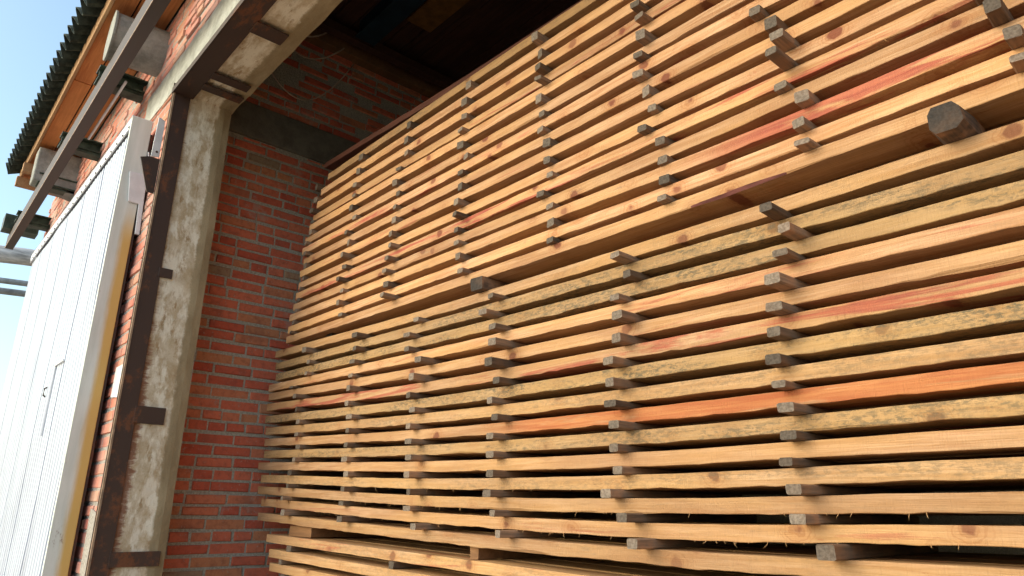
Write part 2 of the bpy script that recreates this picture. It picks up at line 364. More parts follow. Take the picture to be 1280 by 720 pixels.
# reveal: painted plaster with the steel angle and its welded straps
def grid_reveal():
    mb = MB(); n, k = 90, 8; vs = []
    for i in range(n+1):
        z = -H + (ZL+H)*i/n
        for j in range(k+1):
            y = 1.045 + (YB-1.045)*j/k
            d = noise.noise(Vector((y*9, z*4, 3)))*.005 + noise.noise(Vector((y*25, z*13, 8)))*.0025
            yy = y + (noise.noise(Vector((z*6, 1, 1)))*.004 if j == k else 0)
            vs.append((XJ + d - (.01 if j == k else 0), yy, Z(z)))
    fs = [(i*(k+1)+j, i*(k+1)+j+1, (i+1)*(k+1)+j+1, (i+1)*(k+1)+j) for i in range(n) for j in range(k)]
    mb.add(vs, fs); b = len(mb.v)
    mb.box((XW-.28, YB-.10, Z(-H)), (XJ-.012, YB-.002, Z(ZL+.24)))
    return mb
rv = P(grid_reveal(), 'reveal', M['plaster'])
lt = MB()                                     # concrete lintel: face and soffit
n = 200; L0, L1 = -5.34, XR+.3; prof = [(YF-.012, 2.925), (YF-.014, ZL+.004), (YF+.18, ZL), (YF+.30, ZL-.004), (YB+.012, ZL), (YB+.012, ZL+.26)]
vs = []
for i in range(n+1):
    x = L0 + (L1-L0)*i/n
    for j, (yy, zz) in enumerate(prof):
        x_ = x
        if i == 0 and j in (1, 2): x_ = L0+.02
        e = noise.noise(Vector((x*7, j*3., 1)))*.003 + noise.noise(Vector((x*23, j*3., 5)))*.004
        vs.append((x_, yy + (noise.noise(Vector((x*5, j, 2)))*.006), Z(zz + e)))
q = len(prof); lt.add(vs, [(i*q+j, i*q+j+1, (i+1)*q+j+1, (i+1)*q+j) for i in range(n) for j in range(q-1)] + [tuple(range(q))])
lint = P(lt, 'lintel', [M['conc'], M['plaster']])
for p_ in lint.data.polygons:
    if abs(p_.normal.z) > .6: p_.material_index = 1
fr = MB()                                     # steel angle: vertical then along the lintel
planbox(fr, XJ+.004, XJ+.014, YF-.006, 1.132, -H, ZL-.012)
planbox(fr, XJ-.006, XJ+.0035, YF-.022, YF-.014, -H, ZL+.05)
frame = P(fr, 'door_frame', M['frame'], bevel=.002)
m = MB(); planbox(m, XJ+.004, XR-.01, YF-.016, 1.15, ZL-.026, ZL-.016); planbox(m, XJ-.006, XR-.01, YF-.026, YF-.0175, ZL-.03, ZL+.012)
P(m, 'frame_head', M['frame'], frame, bevel=.002)
m = MB(); planbox(m, XJ+.0045, XJ+.018, YF-.018, YF-.007, -H, ZL-.03); P(m, 'frame_lip', M['framelip'], frame)
def strap(y1, z0, z1, y0=1.12):
    m = MB(); planbox(m, XJ+.006, XJ+.018, y0, y1, z0, z1); P(m, 'strap', M['frame'], frame, bevel=.002)
strap(1.385, -.33, -.25); strap(1.29, .46, .56); strap(1.20, 1.36, 1.42)
for (x0, x1, y1) in ((-4.42, -4.34, 1.40), (-4.25, -4.17, 1.38), (-3.62, -3.50, 1.33), (-2.6, -2.48, 1.33), (-1.4, -1.3, 1.33)):
    m = MB(); planbox(m, x0, x1, 1.14, y1, ZL-.034, ZL-.022); P(m, 'strap', M['frame'], frame, bevel=.002)
m = MB(); m.prism([(.905, Z(2.12)), (.955, Z(2.14)), (1.018, Z(2.14)), (1.018, Z(1.90)), (.975, Z(1.90))], 'x', XJ-.02, XJ-.008); P(m, 'lug_plate', M['frame'], frame)
m = MB(); m.prism([(.965, Z(2.15)), (1.012, Z(2.16)), (1.012, Z(2.42)), (.972, Z(2.44))], 'x', XJ-.03, XJ-.02)
m.tube([(XJ-.0199, .994, Z(2.19)), (XJ-.0185, .994, Z(2.19))], .008, 10, 1); P(m, 'paint_plate', [M['whitemetal'], M['frame']], frame)

# sliding door: ribbed white sheet, deep edge stile, hanging on the track
XD0, XD1, YD0, YD1, ZD0, ZD1 = -8.70, -4.89, .873, .992, -H+.06, 2.525
d = MB(); x = XD0; prof = []; nr = 0
pitch = .078
while x < XD1-.02:
    nr += 1
    if nr % 8 == 0: prof += [(x-.006, .0), (x-.004, .009), (x-.001, .009)]
    prof += [(x, 0), (x+.030, 0), (x+.036, -.007), (x+.072, -.007)]; x += pitch
prof.append((XD1-.012, 0))
rr = random.Random(3); nz = 18
vs = []
for i in range(nz+1):
    z = ZD0 + (ZD1-.10-ZD0)*i/nz
    for (px, py) in prof:
        w_ = noise.noise(Vector((px*1.6, z*.9, 4)))*.010
        vs.append((px, YD0 + .02 + py + w_, Z(z)))
k = len(prof)
d.add(vs, [(i*k+j, i*k+j+1, (i+1)*k+j+1, (i+1)*k+j) for i in range(nz) for j in range(k-1)])
door = P(d, 'sliding_door', M['sheet']); door['label'] = 'white ribbed sheet metal door slid open'
m = MB(); planbox(m, XD0, XD1-.004, YD0+.036, YD1-.01, ZD0, ZD1-.01); P(m, 'door_core', M['whitemetal'], door)
m = MB(); planbox(m, XD0, XD1, YD0-.006, YD0+.004, ZD1-.085, ZD1); planbox(m, XD0, XD1, YD0-.006, YD1, ZD1-.008, ZD1+.004); P(m, 'top_flashing', M['whitemetal'], door)
m = MB(); planbox(m, XD1-.01, XD1+.02, YD0-.008, YD1, ZD0, ZD1-.009); P(m, 'edge_stile', M['stile'], door, bevel=.003)
m = MB(); planbox(m, XD1-.03, XD1+.010, YD1+.001, YD1+.016, ZD0, ZD1-.1); P(m, 'seal_strip', M['frame'], door)
m = MB()
xx = XD0+.03
while xx < XD1-.03:
    m = MB(); m.tube([(xx, YD0-.0065, Z(ZD1-.075)), (xx, YD0-.012, Z(ZD1-.075))], .008, 8); P(m, 'rivet', M['track'], door); xx += .156
m = MB(); planbox(m, -5.90, -5.62, YD0-.004, YD0+.012, .94, .952); planbox(m, -5.90, -5.895, YD0+.002, YD0+.010, .45, .94)
P(m, 'wicket_frame', M['whitemetal'], door)
m = MB(); m.tube([(-6.08, YD0+.01, Z(.74)), (-6.08, YD0-.008, Z(.75)), (-6.08, YD0-.008, Z(.80)), (-6.08, YD0+.01, Z(.81))], .006, 8); P(m, 'handle', M['track'], door)
m = MB(); m.prism([(.907, Z(2.11)), (1.015, Z(2.12)), (1.033, Z(1.69)), (1.005, Z(1.69)), (.995, Z(1.90)), (.932, Z(1.90))], 'x', XD1+.021, XD1+.035)
m.tube([(XD1+.035, .995, Z(2.28)), (XD1+.05, 1.02, Z(2.14))], .006, 6); P(m, 'latch_plate', M['whitemetal'], door, bevel=.003)

# track, brackets
tk = MB(); planbox(tk, -10.0, XR+1, .72, .80, 2.92, 2.928); planbox(tk, -10.0, XR+1, .72, .728, 2.9285, 3.07); planbox(tk, -10.0, XR+1, .792, .80, 2.9285, 3.07)
planbox(tk, -10.0, XR+1, .7285, .7915, 3.06, 3.07)
track = P(tk, 'door_track', M['track'])
m = MB(); planbox(m, -10.0, XR+1, .716, .7195, 2.915, 2.926); P(m, 'track_lip', M['framelip'], track)
for bx in (-9.35, -8.05, -6.95, -5.60, -3.7, -2.0, -.3):
    m = MB(); planbox(m, bx-.075, bx+.075, .705, YF+.02, 3.073, 3.085); planbox(m, bx-.008, bx+.008, .715, YF+.02, 3.0855, 3.1695); planbox(m, bx-.075, bx+.075, .705, YF+.02, 3.17, 3.182)
    planbox(m, bx-.06, bx+.06, .805, YF, 3.045, 3.07)
    P(m, 'track_bracket', M['green'], track)
m = MB(); planbox(m, -9.9, -9.68, .63, .98, 3.075, 3.25); P(m, 'end_bracket', M['green'], track)
# hangers from the track to the door
for hx in (-8.15, -6.3, -5.2):
    m = MB(); m.tube([(hx, .93, Z(2.50)), (hx, .93, Z(2.60)), (hx, .945, Z(2.64)), (hx, .97, Z(2.66)), (hx, .995, Z(2.63))], .02, 8); P(m, 'door_hanger', M['track'], door)
m = MB(); m.tube([(-6.4, .845, Z(2.96)), (-5.25, .845, Z(2.955))], .010, 8); P(m, 'lit_edge_rod', M['whitemetal'], track)  # added white rod paints the lit lower edge of the rail

# eave: soffit boards, fascia, beam ends, corrugated roof
XE = -9.15
sf = MB(); ys = [.655, .80, .925, 1.035]
for i in range(3):
    x = XE
    while x < XR+2:
        L = random.uniform(2.2, 3.6); planbox(sf, x, min(x+L-.012, XR+2), ys[i]+.006, ys[i+1]-.006, 3.505+random.uniform(0, .008), 3.53, 0, random.random()); x += L
P(sf, 'soffit', M['soffit'])
m = MB(); planbox(m, XE, XR+2, .628, .652, 3.47, 3.60); P(m, 'fascia', M['fascia'], bevel=.003)
for bx in (-8.10, -6.0+2.9, -1.2):
    m = MB(); m.prism([(.66, Z(3.10)), (.66, Z(3.46)), (YF+.05, Z(3.46)), (YF+.05, Z(3.02))], 'x', bx-.11, bx+.11); P(m, 'beam_end', M['pale'], bevel=.012)
for bx in (-9.0, -8.55):
    m = MB(); planbox(m, bx-.04, bx+.04, .60, YF, 3.36, 3.465); P(m, 'rafter_end', M['fascia'], bevel=.004)
m = MB()
N = 28
for (r, a, b) in ((.19, .685, .70), (.178, .70, YF+.06)):
    m.tube([(-5.25+(a-.685)*.05, a, Z(3.275)), (-5.25+(b-.685)*.05, b, Z(3.275))], r, N)
P(m, 'round_vent', M['pale']); 
rf = MB(); XQ0, XQ1 = XE-.02, XR+2.3
def corrug(y, z0, u):
    return z0 + .024*math.sin(2*math.pi*u/.15)
xs = []; x = XQ0
while x < XQ1: xs.append(x); x += .15/8
rows = [(.50, 3.585), (1.2, 3.90), (5.0, 5.5), (YBK+.5, 6.9)]
cor = lambda x: .030*math.sin(2*math.pi*x/.145) + .006*math.sin(4*math.pi*x/.145+.9)
vs = []
for (y, z) in rows:
    for x in xs: vs.append((x, y-cor(x)*.75, Z(z + cor(x)*1.6)))
for (y, z) in rows:
    for x in xs: vs.append((x, y-cor(x)*.75-.004, Z(z + .008 + cor(x)*1.6)))
k = len(xs); q = len(rows)*k; fs = []
for i in range(len(rows)-1):
    for j in range(k-1):
        fs.append((i*k+j, i*k+j+1, (i+1)*k+j+1, (i+1)*k+j)); fs.append((q+i*k+j, q+(i+1)*k+j, q+(i+1)*k+j+1, q+i*k+j+1))
for j in range(k-1): fs.append((j, q+j, q+j+1, j+1))
rf.add(vs, fs); P(rf, 'roof', M['roof'])

# cables looped under the ceiling
def loop(a, b, sag, label):
    m = MB(); pts = []
    for i in range(17):
        t = i/16; p = Vector(a).lerp(Vector(b), t); p.z -= sag*4*t*(1-t); p.x += .02*math.sin(t*7); pts.append((p.x, p.y, Z(p.z)))
    m.tube(pts, .006, 6); o = m.build('hanging_cable', M['cable'], smooth=True); tag(o, label, 'cable', 'loose cables in the dark corner')
loop((-4.84, 1.50, 3.60), (-4.84, 2.42, 3.64), .50, 'longest drooping cable loop nearest the wall in the dark upper corner')
loop((-4.80, 1.53, 3.78), (-4.80, 2.30, 3.72), .26, 'middle cable loop hanging in the dark upper corner')
loop((-4.76, 1.62, 3.80), (-4.76, 2.15, 3.80), .15, 'short shallow cable loop highest in the dark upper corner')

# pipes beyond the door
def pipe_run(name, mat, x, y0, z0, y1, z1, r, label, cat='pipe', wrap=False):
    root = empty(name, (x, (y0+y1)/2, 0)); tag(root, label, cat)
    def loc(o): o.parent = root; o.location = o.location - root.location
    m = MB(); n = 24; pts = []; rad = []
    for i in range(n+1):
        t = i/n; pts.append((x, y0+(y1-y0)*t, Z(z0+(z1-z0)*t) + (noise.noise(Vector((t*9, 1, 1)))*.03 if wrap else 0))); rad.append(r*(1+(.10*noise.noise(Vector((t*14, 5, 1))) if wrap else 0)))
    m.tube(pts, rad, 20); o = m.build('pipe_run', mat, smooth=True); loc(o)
    for yy in (y0+.4, y1-.4):
        zt = Z(z0+(z1-z0)*(yy-y0)/(y1-y0)) - r
        m = MB(); m.box((x-.06, yy-.06, 0), (x+.06, yy+.06, zt-.04)); m.box((x-.16, yy-.2, zt-.04), (x+.16, yy+.2, zt+.02)); o = m.build('pipe_post', M['pipe']); loc(o)
pipe_run('insulated_pipe', M['wrap'], -16, -3.2, 4.10, 5.4, 4.98, .165, 'thick lagged grey pipe crossing above, beyond the end of the white door', wrap=True)
pipe_run('steel_pipe', M['pipe'], -15.8, -3.2, 3.72, 5.4, 4.24, .055, 'upper of the two thin grey pipes below the thick lagged pipe')
pipe_run('steel_pipe', M['pipe'], -16.3, -3.2, 3.66, 5.4, 4.14, .065, 'lower of the two thin grey pipes below the thick lagged pipe')

# ------------------------------------------------------------------ the timber stack
YS = 2.0
XS = [-4.8, -4.55, -2.78, -2.0, -1.40, -.83, -.55, 1.3]
def curve(ps):
    """smooth interpolation through (x, z) samples"""
    ps = sorted(ps); xs = [p[0] for p in ps]; zs = [p[1] for p in ps]
    n = len(xs); mm = []
    for i in range(n):
        if i == 0: mm.append((zs[1]-zs[0])/(xs[1]-xs[0]))
        elif i == n-1: mm.append((zs[-1]-zs[-2])/(xs[-1]-xs[-2]))
        else: mm.append(.5*((zs[i+1]-zs[i])/(xs[i+1]-xs[i]) + (zs[i]-zs[i-1])/(xs[i]-xs[i-1])))
    def f(x):
        if x <= xs[0]: return zs[0] + (x-xs[0])*mm[0]
        if x >= xs[-1]: return zs[-1] + (x-xs[-1])*mm[-1]
        for i in range(n-1):
            if x <= xs[i+1]:
                h = xs[i+1]-xs[i]; t = (x-xs[i])/h
                return (2*t**3-3*t*t+1)*zs[i] + (t**3-2*t*t+t)*h*mm[i] + (-2*t**3+3*t*t)*zs[i+1] + (t**3-t*t)*h*mm[i+1]
    return f
# top-edge heights of each front board (eye level = 0), at x = -4.5, -2.0, -1.36, -.81, -.47
U = [(1.125,1.087,1.083,1.087,1.088),(1.195,1.161,1.153,1.154,1.156),(1.275,1.246,1.236,1.234,1.239),(1.35,1.319,1.317,1.323,1.328),
     (1.425,1.396,1.399,1.396,1.40),(1.50,1.470,1.475,1.470,1.475),(1.58,1.553,1.551,1.548,1.55),(1.668,1.643,1.645,1.64,1.64),
     (1.745,1.718,1.726,1.72,1.72),(1.82,1.797,1.800,1.80,1.80),(1.905,1.890,1.893,1.89,1.89),(1.975,1.960,1.965,1.96,1.96),
     (2.055,2.040,2.042,2.04,2.04),(2.145,2.134,2.13,2.13,2.13),(2.235,2.228,2.222,2.22,2.22)]
UX = (-4.5, -2.0, -1.36, -.81, -.47)
# at x = -4.55, -2.78, -1.42, -.58
Lw = [(1.044,.986,.967,.961),(.955,.914,.895,.881),(.878,.841,.817,.804),(.808,.766,.744,.734),(.747,.686,.663,.651),
      (.671,.600,.581,.578),(.588,.522,.504,.499),(.508,.446,.423,.422),(.434,.369,.351,.354),(.356,.294,.275,.278),
      (.279,.217,.199,.205),(.199,.138,.124,.134),(.124,.060,.046,.057),(.049,-.014,-.033,-.018),(-.040,-.092,-.115,-.111)]
LX = (-4.55, -2.78, -1.42, -.58)
Bt = [(-.160,-.195,-.222,-.230)]
for i in range(14): Bt.append(tuple(v-(.078 if i else .083) for v in Bt[-1]))
TH = .0475

def plank_mesh(name, x0, x1, fz, th, y0, y1, parent=None, wane=None, rough=1., seed=0, nseg=130):
    """one sawn board: x0..x1 long, y0 front edge, y1 back edge, top at fz(x)"""
    L = x1-x0; zb = fz(x0); vs = []; fs = []; mi = []
    for i in range(nseg+1):
        x = x0 + L*i/nseg; z = fz(x)
        nf = lambda k, s_=6., a=.0016: noise.noise(Vector((x*s_, k*5.1, seed*3.7)))*a*rough
        c = .0018; cw = c
        if wane: cw = c + wane(x)
        yy = y0 + nf(1, 1.3, .004) + nf(2, 9)
        t = z + nf(3, 11, .0012); b = z - th + nf(4, 8, .0030) + nf(9, 31, .0026) + nf(12, 70, .0012)
        ring = [(yy+cw*.8, b), (yy+nf(5, 14), b+cw), (yy+nf(6, 14), t-c), (yy+c, t), (y1, z), (y1, z-th)]
        vs += [(x-x0, p-y0, q-zb) for p, q in ring]
    for i in range(nseg):
        for k in range(6):
            a, b_ = i*6+k, i*6+(k+1) % 6
            fs.append((a, b_, b_+6, a+6)); mi.append(1 if (k == 0 and wane is wane1 and wane(x0+L*(i+.5)/nseg) > .005) else 0)
    fs += [(5, 4, 3, 2, 1, 0), tuple(nseg*6+k for k in range(6))]; mi += [0, 0]
    mb = MB(); mb.v = vs; mb.f = fs; mb.mi = mi; mb.cc = [.5]*len(fs)
    return mb.build(name, [M['pine'], M['bark']], parent, (x0, y0, Z(zb)))

ordn = ['', 'first', 'second', 'third', 'fourth', 'fifth', 'sixth', 'seventh', 'eighth', 'ninth', 'tenth', 'eleventh', 'twelfth', 'thirteenth', 'fourteenth', 'fifteenth']
# look of each front board: (tone, red, mould, words)
UL = {1: (.62, .12, .05, 'pale pine plank with bark along its lower edge'), 2: (.72, .05, 0, 'clean pale pine plank'), 3: (.55, .68, .1, 'pine plank with a long blood-red streak'),
      4: (.6, .05, .05, 'smooth pale pine plank'), 5: (.6, .35, 0, 'pine plank with swirling grain and a reddish knot'), 6: (.68, .05, 0, 'pale pine plank'),
      7: (.62, .15, 0, 'knotty pine plank'), 8: (.64, .05, 0, 'pale pine plank'), 9: (.7, .2, 0, 'light pine plank'), 10: (.62, .1, 0, 'pine plank'), 11: (.66, .1, 0, 'pine plank'),
      12: (.6, .2, 0, 'pine plank with reddish patches'), 13: (.66, .05, 0, 'pine plank'), 14: (.7, .05, 0, 'pale pine plank'), 15: (.5, .0, .45, 'dull greyish topmost pine plank')}
LL = {1: (.50, .05, .25, 'yellowish pine plank'), 2: (.46, 0, .8, 'grey-speckled mouldy pine plank'), 3: (.46, .05, .85, 'yellow pine plank with grey mould'), 4: (.64, .15, 0, 'clean pinkish pine plank'),
      5: (.58, .12, .1, 'light pine plank'), 6: (.54, .50, .15, 'pine plank with orange-red spots'), 7: (.42, .05, .9, 'grey mould-covered pine plank'), 8: (.50, .05, .5, 'yellow pine plank with dark mould spots'),
      9: (.52, .86, .05, 'orange-red stained pine plank'), 10: (.48, .0, .75, 'pine plank with black mould marks'), 11: (.58, .1, .1, 'clean light pine plank'), 12: (.48, .05, .5, 'pine plank with faint grey mould'),
      13: (.50, .05, .2, 'rough-edged pine plank with hanging splinters'), 14: (.55, .15, .1, 'pine plank with fuzzy lower edge'), 15: (.44, .1, .2, 'dull brownish pine plank')}
BL = {1: (.62, .2, .35, 'pale yellow pine plank with a round brown knot'), 2: (.6, .1, .35, 'pale yellow pine plank')}
GU, GL, GB = 'pine planks of the upper pack', 'pine planks of the middle pack', 'pine planks of the bottom pack'
def wane1(x):
    return max(0, .011*math.exp(-((x+1.13)/.22)**2) - .001 + .002*noise.noise(Vector((x*8, 0, 0))))
fU, fL, fB = [], [], []
rd = random.Random(21)
PW = .155
def uleft(k): return [-4.615, -4.60, -4.60, -4.56, -4.55, -4.53, -4.52, -4.50, -4.47, -4.46, -4.44, -4.40, -4.36, -4.33, -4.20][k] + rd.uniform(-.03, .03)
def lleft(k): return [-4.76, -4.73, -4.72, -4.80, -4.80, -4.78, -4.79, -4.77, -4.76, -4.76, -4.80, -4.76, -4.79, -4.71, -4.74][k] + rd.uniform(-.02, .02)
def color(o, look, start=0.): o.color = (look[0], look[1], look[2], start)
def splinters(o, n, seed, fz, x0, th, y0):
    r = random.Random(seed); m = MB()
    for i in range(n):
        x = r.uniform(.4, 4.2); L = r.uniform(.005, .022); a = r.uniform(-1, 1); zb = fz(x0+x)-th-fz(x0)
        m.tube([(x, .001, zb+.001), (x+a*L*.4, -.003, zb-L*.5), (x+a*L*.9, -.002+r.uniform(-.004, .004), zb-L*r.uniform(.6, 1))], [.0009, .0007, .0002], 4)
    s_ = m.build('splinters', M['pine'], o); s_.color = (.6, 0, .3, 1); s_['kind'] = 'stuff'
for pack, data, X, looks, G, word, F, lf in (('u', U, UX, UL, GU, 'upper', fU, uleft), ('l', Lw, LX, LL, GL, 'middle', fL, lleft)):
    n = len(data)
    for k in range(n):
        f = curve(list(zip(X, data[k])) + [(1.4, data[k][-1]+.002)]); F.append(f)
        look = looks[k+1]; look = (look[0]+rd.uniform(-.15, .12),) + look[1:]; x0 = lf(k); x1 = 1.25 + rd.uniform(-.05, .05)
        y0 = YS + rd.uniform(-.007, .008)
        wn = wane1 if (pack == 'u' and k == 0) else None
        if wn is None and rd.random() < .5:
            spots = [(rd.uniform(-4, .6), rd.uniform(.03, .16), rd.uniform(.004, .010)) for _ in range(rd.randint(1, 4))]
            wn = lambda x, sp=spots: sum(a*math.exp(-((x-c_)/w_)**2) for c_, w_, a in sp)
        o = plank_mesh('plank', x0, x1, f, TH+.0003, y0, y0+PW+rd.uniform(-.01, .02), None, wn, 1.0 if pack == 'u' else 1.2, k + (0 if pack == 'u' else 40))
        color(o, look, .33 if (pack == 'u' and k == 2) else .24 if (pack == 'l' and k == 8) else 0.)
        if pack == 'u': lab = '%s, %s from top of upper pack' % (look[3], ordn[n-k])
        else: lab = '%s, %s from top of middle pack' % (look[3], ordn[k+1])
        tag(o, lab, 'plank', G)
        if pack == 'l' and k in (11, 12, 13): splinters(o, 44 if k > 11 else 16, k, f, x0, TH, y0)
        if pack == 'u' and k == 4: splinters(o, 5, k, f, x0, TH, y0)
        yb = YS + PW + .035                              # boards lying behind the front one
        for j in range(3):
            wj = rd.uniform(.15, .2); xo = rd.uniform(-.05, .05)
            b = plank_mesh('plank', max(x0+xo, -4.84), x1+xo, f, TH, yb, yb+wj, seed=k*7+j, nseg=10)
            b.color = (rd.uniform(.3, .6), rd.uniform(0, .3), rd.uniform(0, .5), 0); yb += wj + .02
            tag(b, 'pine plank lying behind the front plank of its layer in the %s pack' % word, 'plank', 'rear planks of the %s pack' % word)
for k in range(len(Bt)):
    f = curve(list(zip(LX, Bt[k])) + [(1.4, Bt[k][-1]-.005)]); fB.append(f)
    look = BL.get(k+1, (.58, .1, .35, 'pale yellow pine plank')); x0 = (-4.53, -4.45, -4.44)[k] if k < 3 else -4.45 + rd.uniform(-.05, .05)
    o = plank_mesh('plank', x0, 1.25, f, TH, YS-.02+rd.uniform(-.005, .005), YS+PW-.02, seed=80+k, nseg=50); color(o, look)
    if k < 3: tag(o, '%s, %s from top of bottom pack' % (look[3], ordn[k+1]), 'plank', GB)
    else: tag(o, 'pine plank low in the bottom pack below the third layer', 'plank', 'low planks of the bottom pack')
    if k < 5:
        yb = YS + PW + .03
        for j in range(3):
            b = plank_mesh('plank', x0+rd.uniform(-.05, .05), 1.25, f, TH, yb, yb+.17, seed=k*9+j, nseg=10); b.color = (rd.uniform(.4, .6), .1, .4, 1); yb += .195
            tag(b, 'pine plank lying behind the front plank of its layer in the bottom pack', 'plank', 'rear planks of the bottom pack')

# --- spacer sticks: photographed end positions turned into x and overhang
FPX = 883.
def cam_axes():
    yaw, pitch, roll = R(-48.477), R(17.496), R(.816)
    fwd = Vector((math.sin(yaw)*math.cos(pitch), math.cos(yaw)*math.cos(pitch), math.sin(pitch)))
    r = fwd.cross(Vector((0, 0, 1))).normalized(); u = r.cross(fwd)
    return r*math.cos(roll)+u*math.sin(roll), -r*math.sin(roll)+u*math.cos(roll), fwd
AX = cam_axes()
def ray(u, v): return AX[0]*((u-640)/FPX) + AX[1]*((360-v)/FPX) + AX[2]

def stick(x, over, z0, z1, wd, label, group, name='spacer_stick', mat='spacer', deep=.72, cat='spacer', seed=0, lowblock=False):
    r = random.Random(seed); yaw = r.uniform(-.035, .035)
    mb = MB(); n = 8; vs = []; Ln = over + deep
    for i in range(n+1):
        t = i/n; y = -over + Ln*t
        j = lambda q: r.uniform(-1, 1)*q
        e = .004 if i == 0 else 0
        hw = wd/2 - e*.5; hz = (z1-z0)/2
        if name == 'bearer_block': cc = .019 if wd > .0855 else .006
        else: cc = .004
        if lowblock: cc = .003
        pr = [(-hw+cc, 0), (hw-cc, 0), (hw, cc), (hw, 2*hz-cc), (hw-cc, 2*hz), (-hw+cc, 2*hz), (-hw, 2*hz-cc), (-hw, cc)]
        jj = (.0006 if i else .0015) * (3 if name == 'bearer_block' else 1)
        sk = r.uniform(-.006, .006) if i == 0 else 0
        vs += [(a + yaw*(y+over) + j(jj), y + (sk if a > 0 else -sk)*.7 + (j(.001) if i == 0 else 0), b) for a, b in pr]
    fs = [(i*8+k, i*8+(k+1) % 8, (i+1)*8+(k+1) % 8, (i+1)*8+k) for i in range(n) for k in range(8)] + [tuple(range(7, -1, -1)), tuple(n*8+k for k in range(8))]
    mb.add(vs, fs); o = mb.build(name, M[mat], None, (x, YS, Z(z0)))
    tag(o, label, cat, group); return o

COLU = [
 # (u, v) of visible ends, lowest gap first
 ('rightmost column', [(1274,71),(1265,40),(1240,5)]),
 ('second column from right', [(1002,177),(998,153),(1002,120),(975,107),(963,63),(970,43),(963,28),(943,13)]),
 ('third column from right', [(827,247),(830,227),(828,202),(825,177),(802,160),(815,140),(807,115),(797,92),(797,68),(800,43),(798,20),(793,5)]),
 ('fourth column from right', [(687,300),(688,282),(687,260),(675,242),(687,220),(683,200),(683,180),(675,162),(677,142),(673,123),(672,97),(672,83),(675,67),(668,45)]),
 ('fifth column from right', [(575,338),(572,320),(570,303),(570,287),(568,267),(570,252),(575,233),(575,217),(582,200),(575,182),(575,162),(580,145),(580,127),(585,113)]),
 ('sixth column from right', [(477,368),(482,355),(480,338),(483,322),(487,306),(488,292),(492,276),(493,259),(497,245),(493,231),(498,212),(507,200),(507,183),(510,172)]),
 ('seventh column from right', [(425,393),(422,378),(427,363),(422,348),(430,333),(427,318),(435,307),(432,292),(442,278),(438,265),(442,247),(443,234),(447,220),(450,208)]),
 ('leftmost column at plank ends', [None]*14),
]
gcount = 0
rs_ = random.Random(99)
for ci, (cname, pts) in enumerate(COLU):
    last = None
    for gi in range(14):
        p = pts[gi] if gi < len(pts) else None
        if ci < 3 and gi >= len(pts) and gi > len(pts)+1: continue
        fb, ft = fU[gi], fU[gi+1]
        if p:
            # the stick lies at a known height: follow the sight line to that height
            d = ray(*p); x = YS*d.x/d.y; zc = (fb(x) + ft(x) - TH)/2
            t = zc/d.z; over = YS - d.y*t; over = min(max(over, .022), .12)
            x = d.x/d.y*(YS-over); last = x
        elif ci == 7: x = -4.52 + gi*.014 + rs_.uniform(-.02, .02); over = rs_.uniform(.0, .03)
        else: x = last + rs_.uniform(-.05, .05); over = rs_.uniform(.02, .06)
        z0 = max(fb(x-.03), fb(x), fb(x+.03)) + .0006; z1 = min(ft(x-.03), ft(x), ft(x+.03)) - TH - .0006
        wd = rs_.uniform(.040, .052); gcount += 1
        stick(x, over, z0, z1, wd, 'grey stick under %s plank from top, %s, upper pack' % (ordn[14-gi], cname), 'spacer sticks of the upper pack', seed=gcount)

COLL = [
 ('rightmost column', [957,980,975,965,967,967,966,973,982,985,982,992,997,1032], (.06,.10)),
 ('second column from right', [768,783,768,771,770,760,762,762,767,767,772,757,777,790], (.05,.10)),
 ('third column from right', [613,603,615,615,610,620,612,618,612,612,612,608,615,622], (.05,.10)),
 ('fourth column from right', [520,508,508,522,514,510,515,510,510,510,508,510,508,516], (.04,.09)),
 ('fifth column from right', [443,443,440,438,435,433,436,434,432,430,432,428,426,424], (.03,.07)),
 ('leftmost column', [380,385,382,364,368,370,372,370,372,367,362,359,352,353], (.02,.06)),
]
# the board line in the photo tells where along the pack a stick's end lies
def proj(Pp):
    q = Vector(Pp); d = q.dot(AX[2]); return 640+FPX*q.dot(AX[0])/d, 360-FPX*q.dot(AX[1])/d
def x_for_u(u, y, z):
    lo, hi = -6., 1.
    for _ in range(40):
        mid = (lo+hi)/2
        if proj((mid, y, z))[0] < u: lo = mid
        else: hi = mid
    return (lo+hi)/2
for ci, (cname, us, (o0, o1)) in enumerate(COLL):
    for gi, u in enumerate(us):
        up, lo_ = fL[gi], fL[gi+1]; over = rs_.uniform(o0, o1)
        zc = (up(-2)-TH+lo_(-2))/2; x = x_for_u(u, YS-over, zc); zc = (up(x)-TH+lo_(x))/2; x = x_for_u(u, YS-over, zc)
        z0 = max(lo_(x-.03), lo_(x+.03), lo_(x)) + .0006; z1 = min(up(x-.03), up(x+.03), up(x)) - TH - .0006
        wd = rs_.uniform(.042, .056); gcount += 1
        stick(x, over, z0, z1, wd, 'weathered stick under %s plank from top, %s, middle pack' % (ordn[gi+1], cname), 'spacer sticks of the middle pack', seed=gcount)
for xx in (-.15,):
    for gi in range(14):
        up, lo_ = fL[gi], fL[gi+1]; gcount += 1
        stick(xx+rs_.uniform(-.03, .03), .05, lo_(xx)+.002, up(xx)-TH-.002, .045, 'spacer stick beyond the right edge of the photo in the middle pack', 'unseen spacer sticks of the middle pack', seed=gcount)
    for gi in range(14):
        gcount += 1
        if gi > 4: stick(xx+rs_.uniform(-.03, .03), .05, fU[gi](xx)+.002, fU[gi+1](xx)-TH-.002, .045, 'spacer stick beyond the right edge of the photo in the upper pack', 'unseen spacer sticks of the upper pack', seed=gcount)
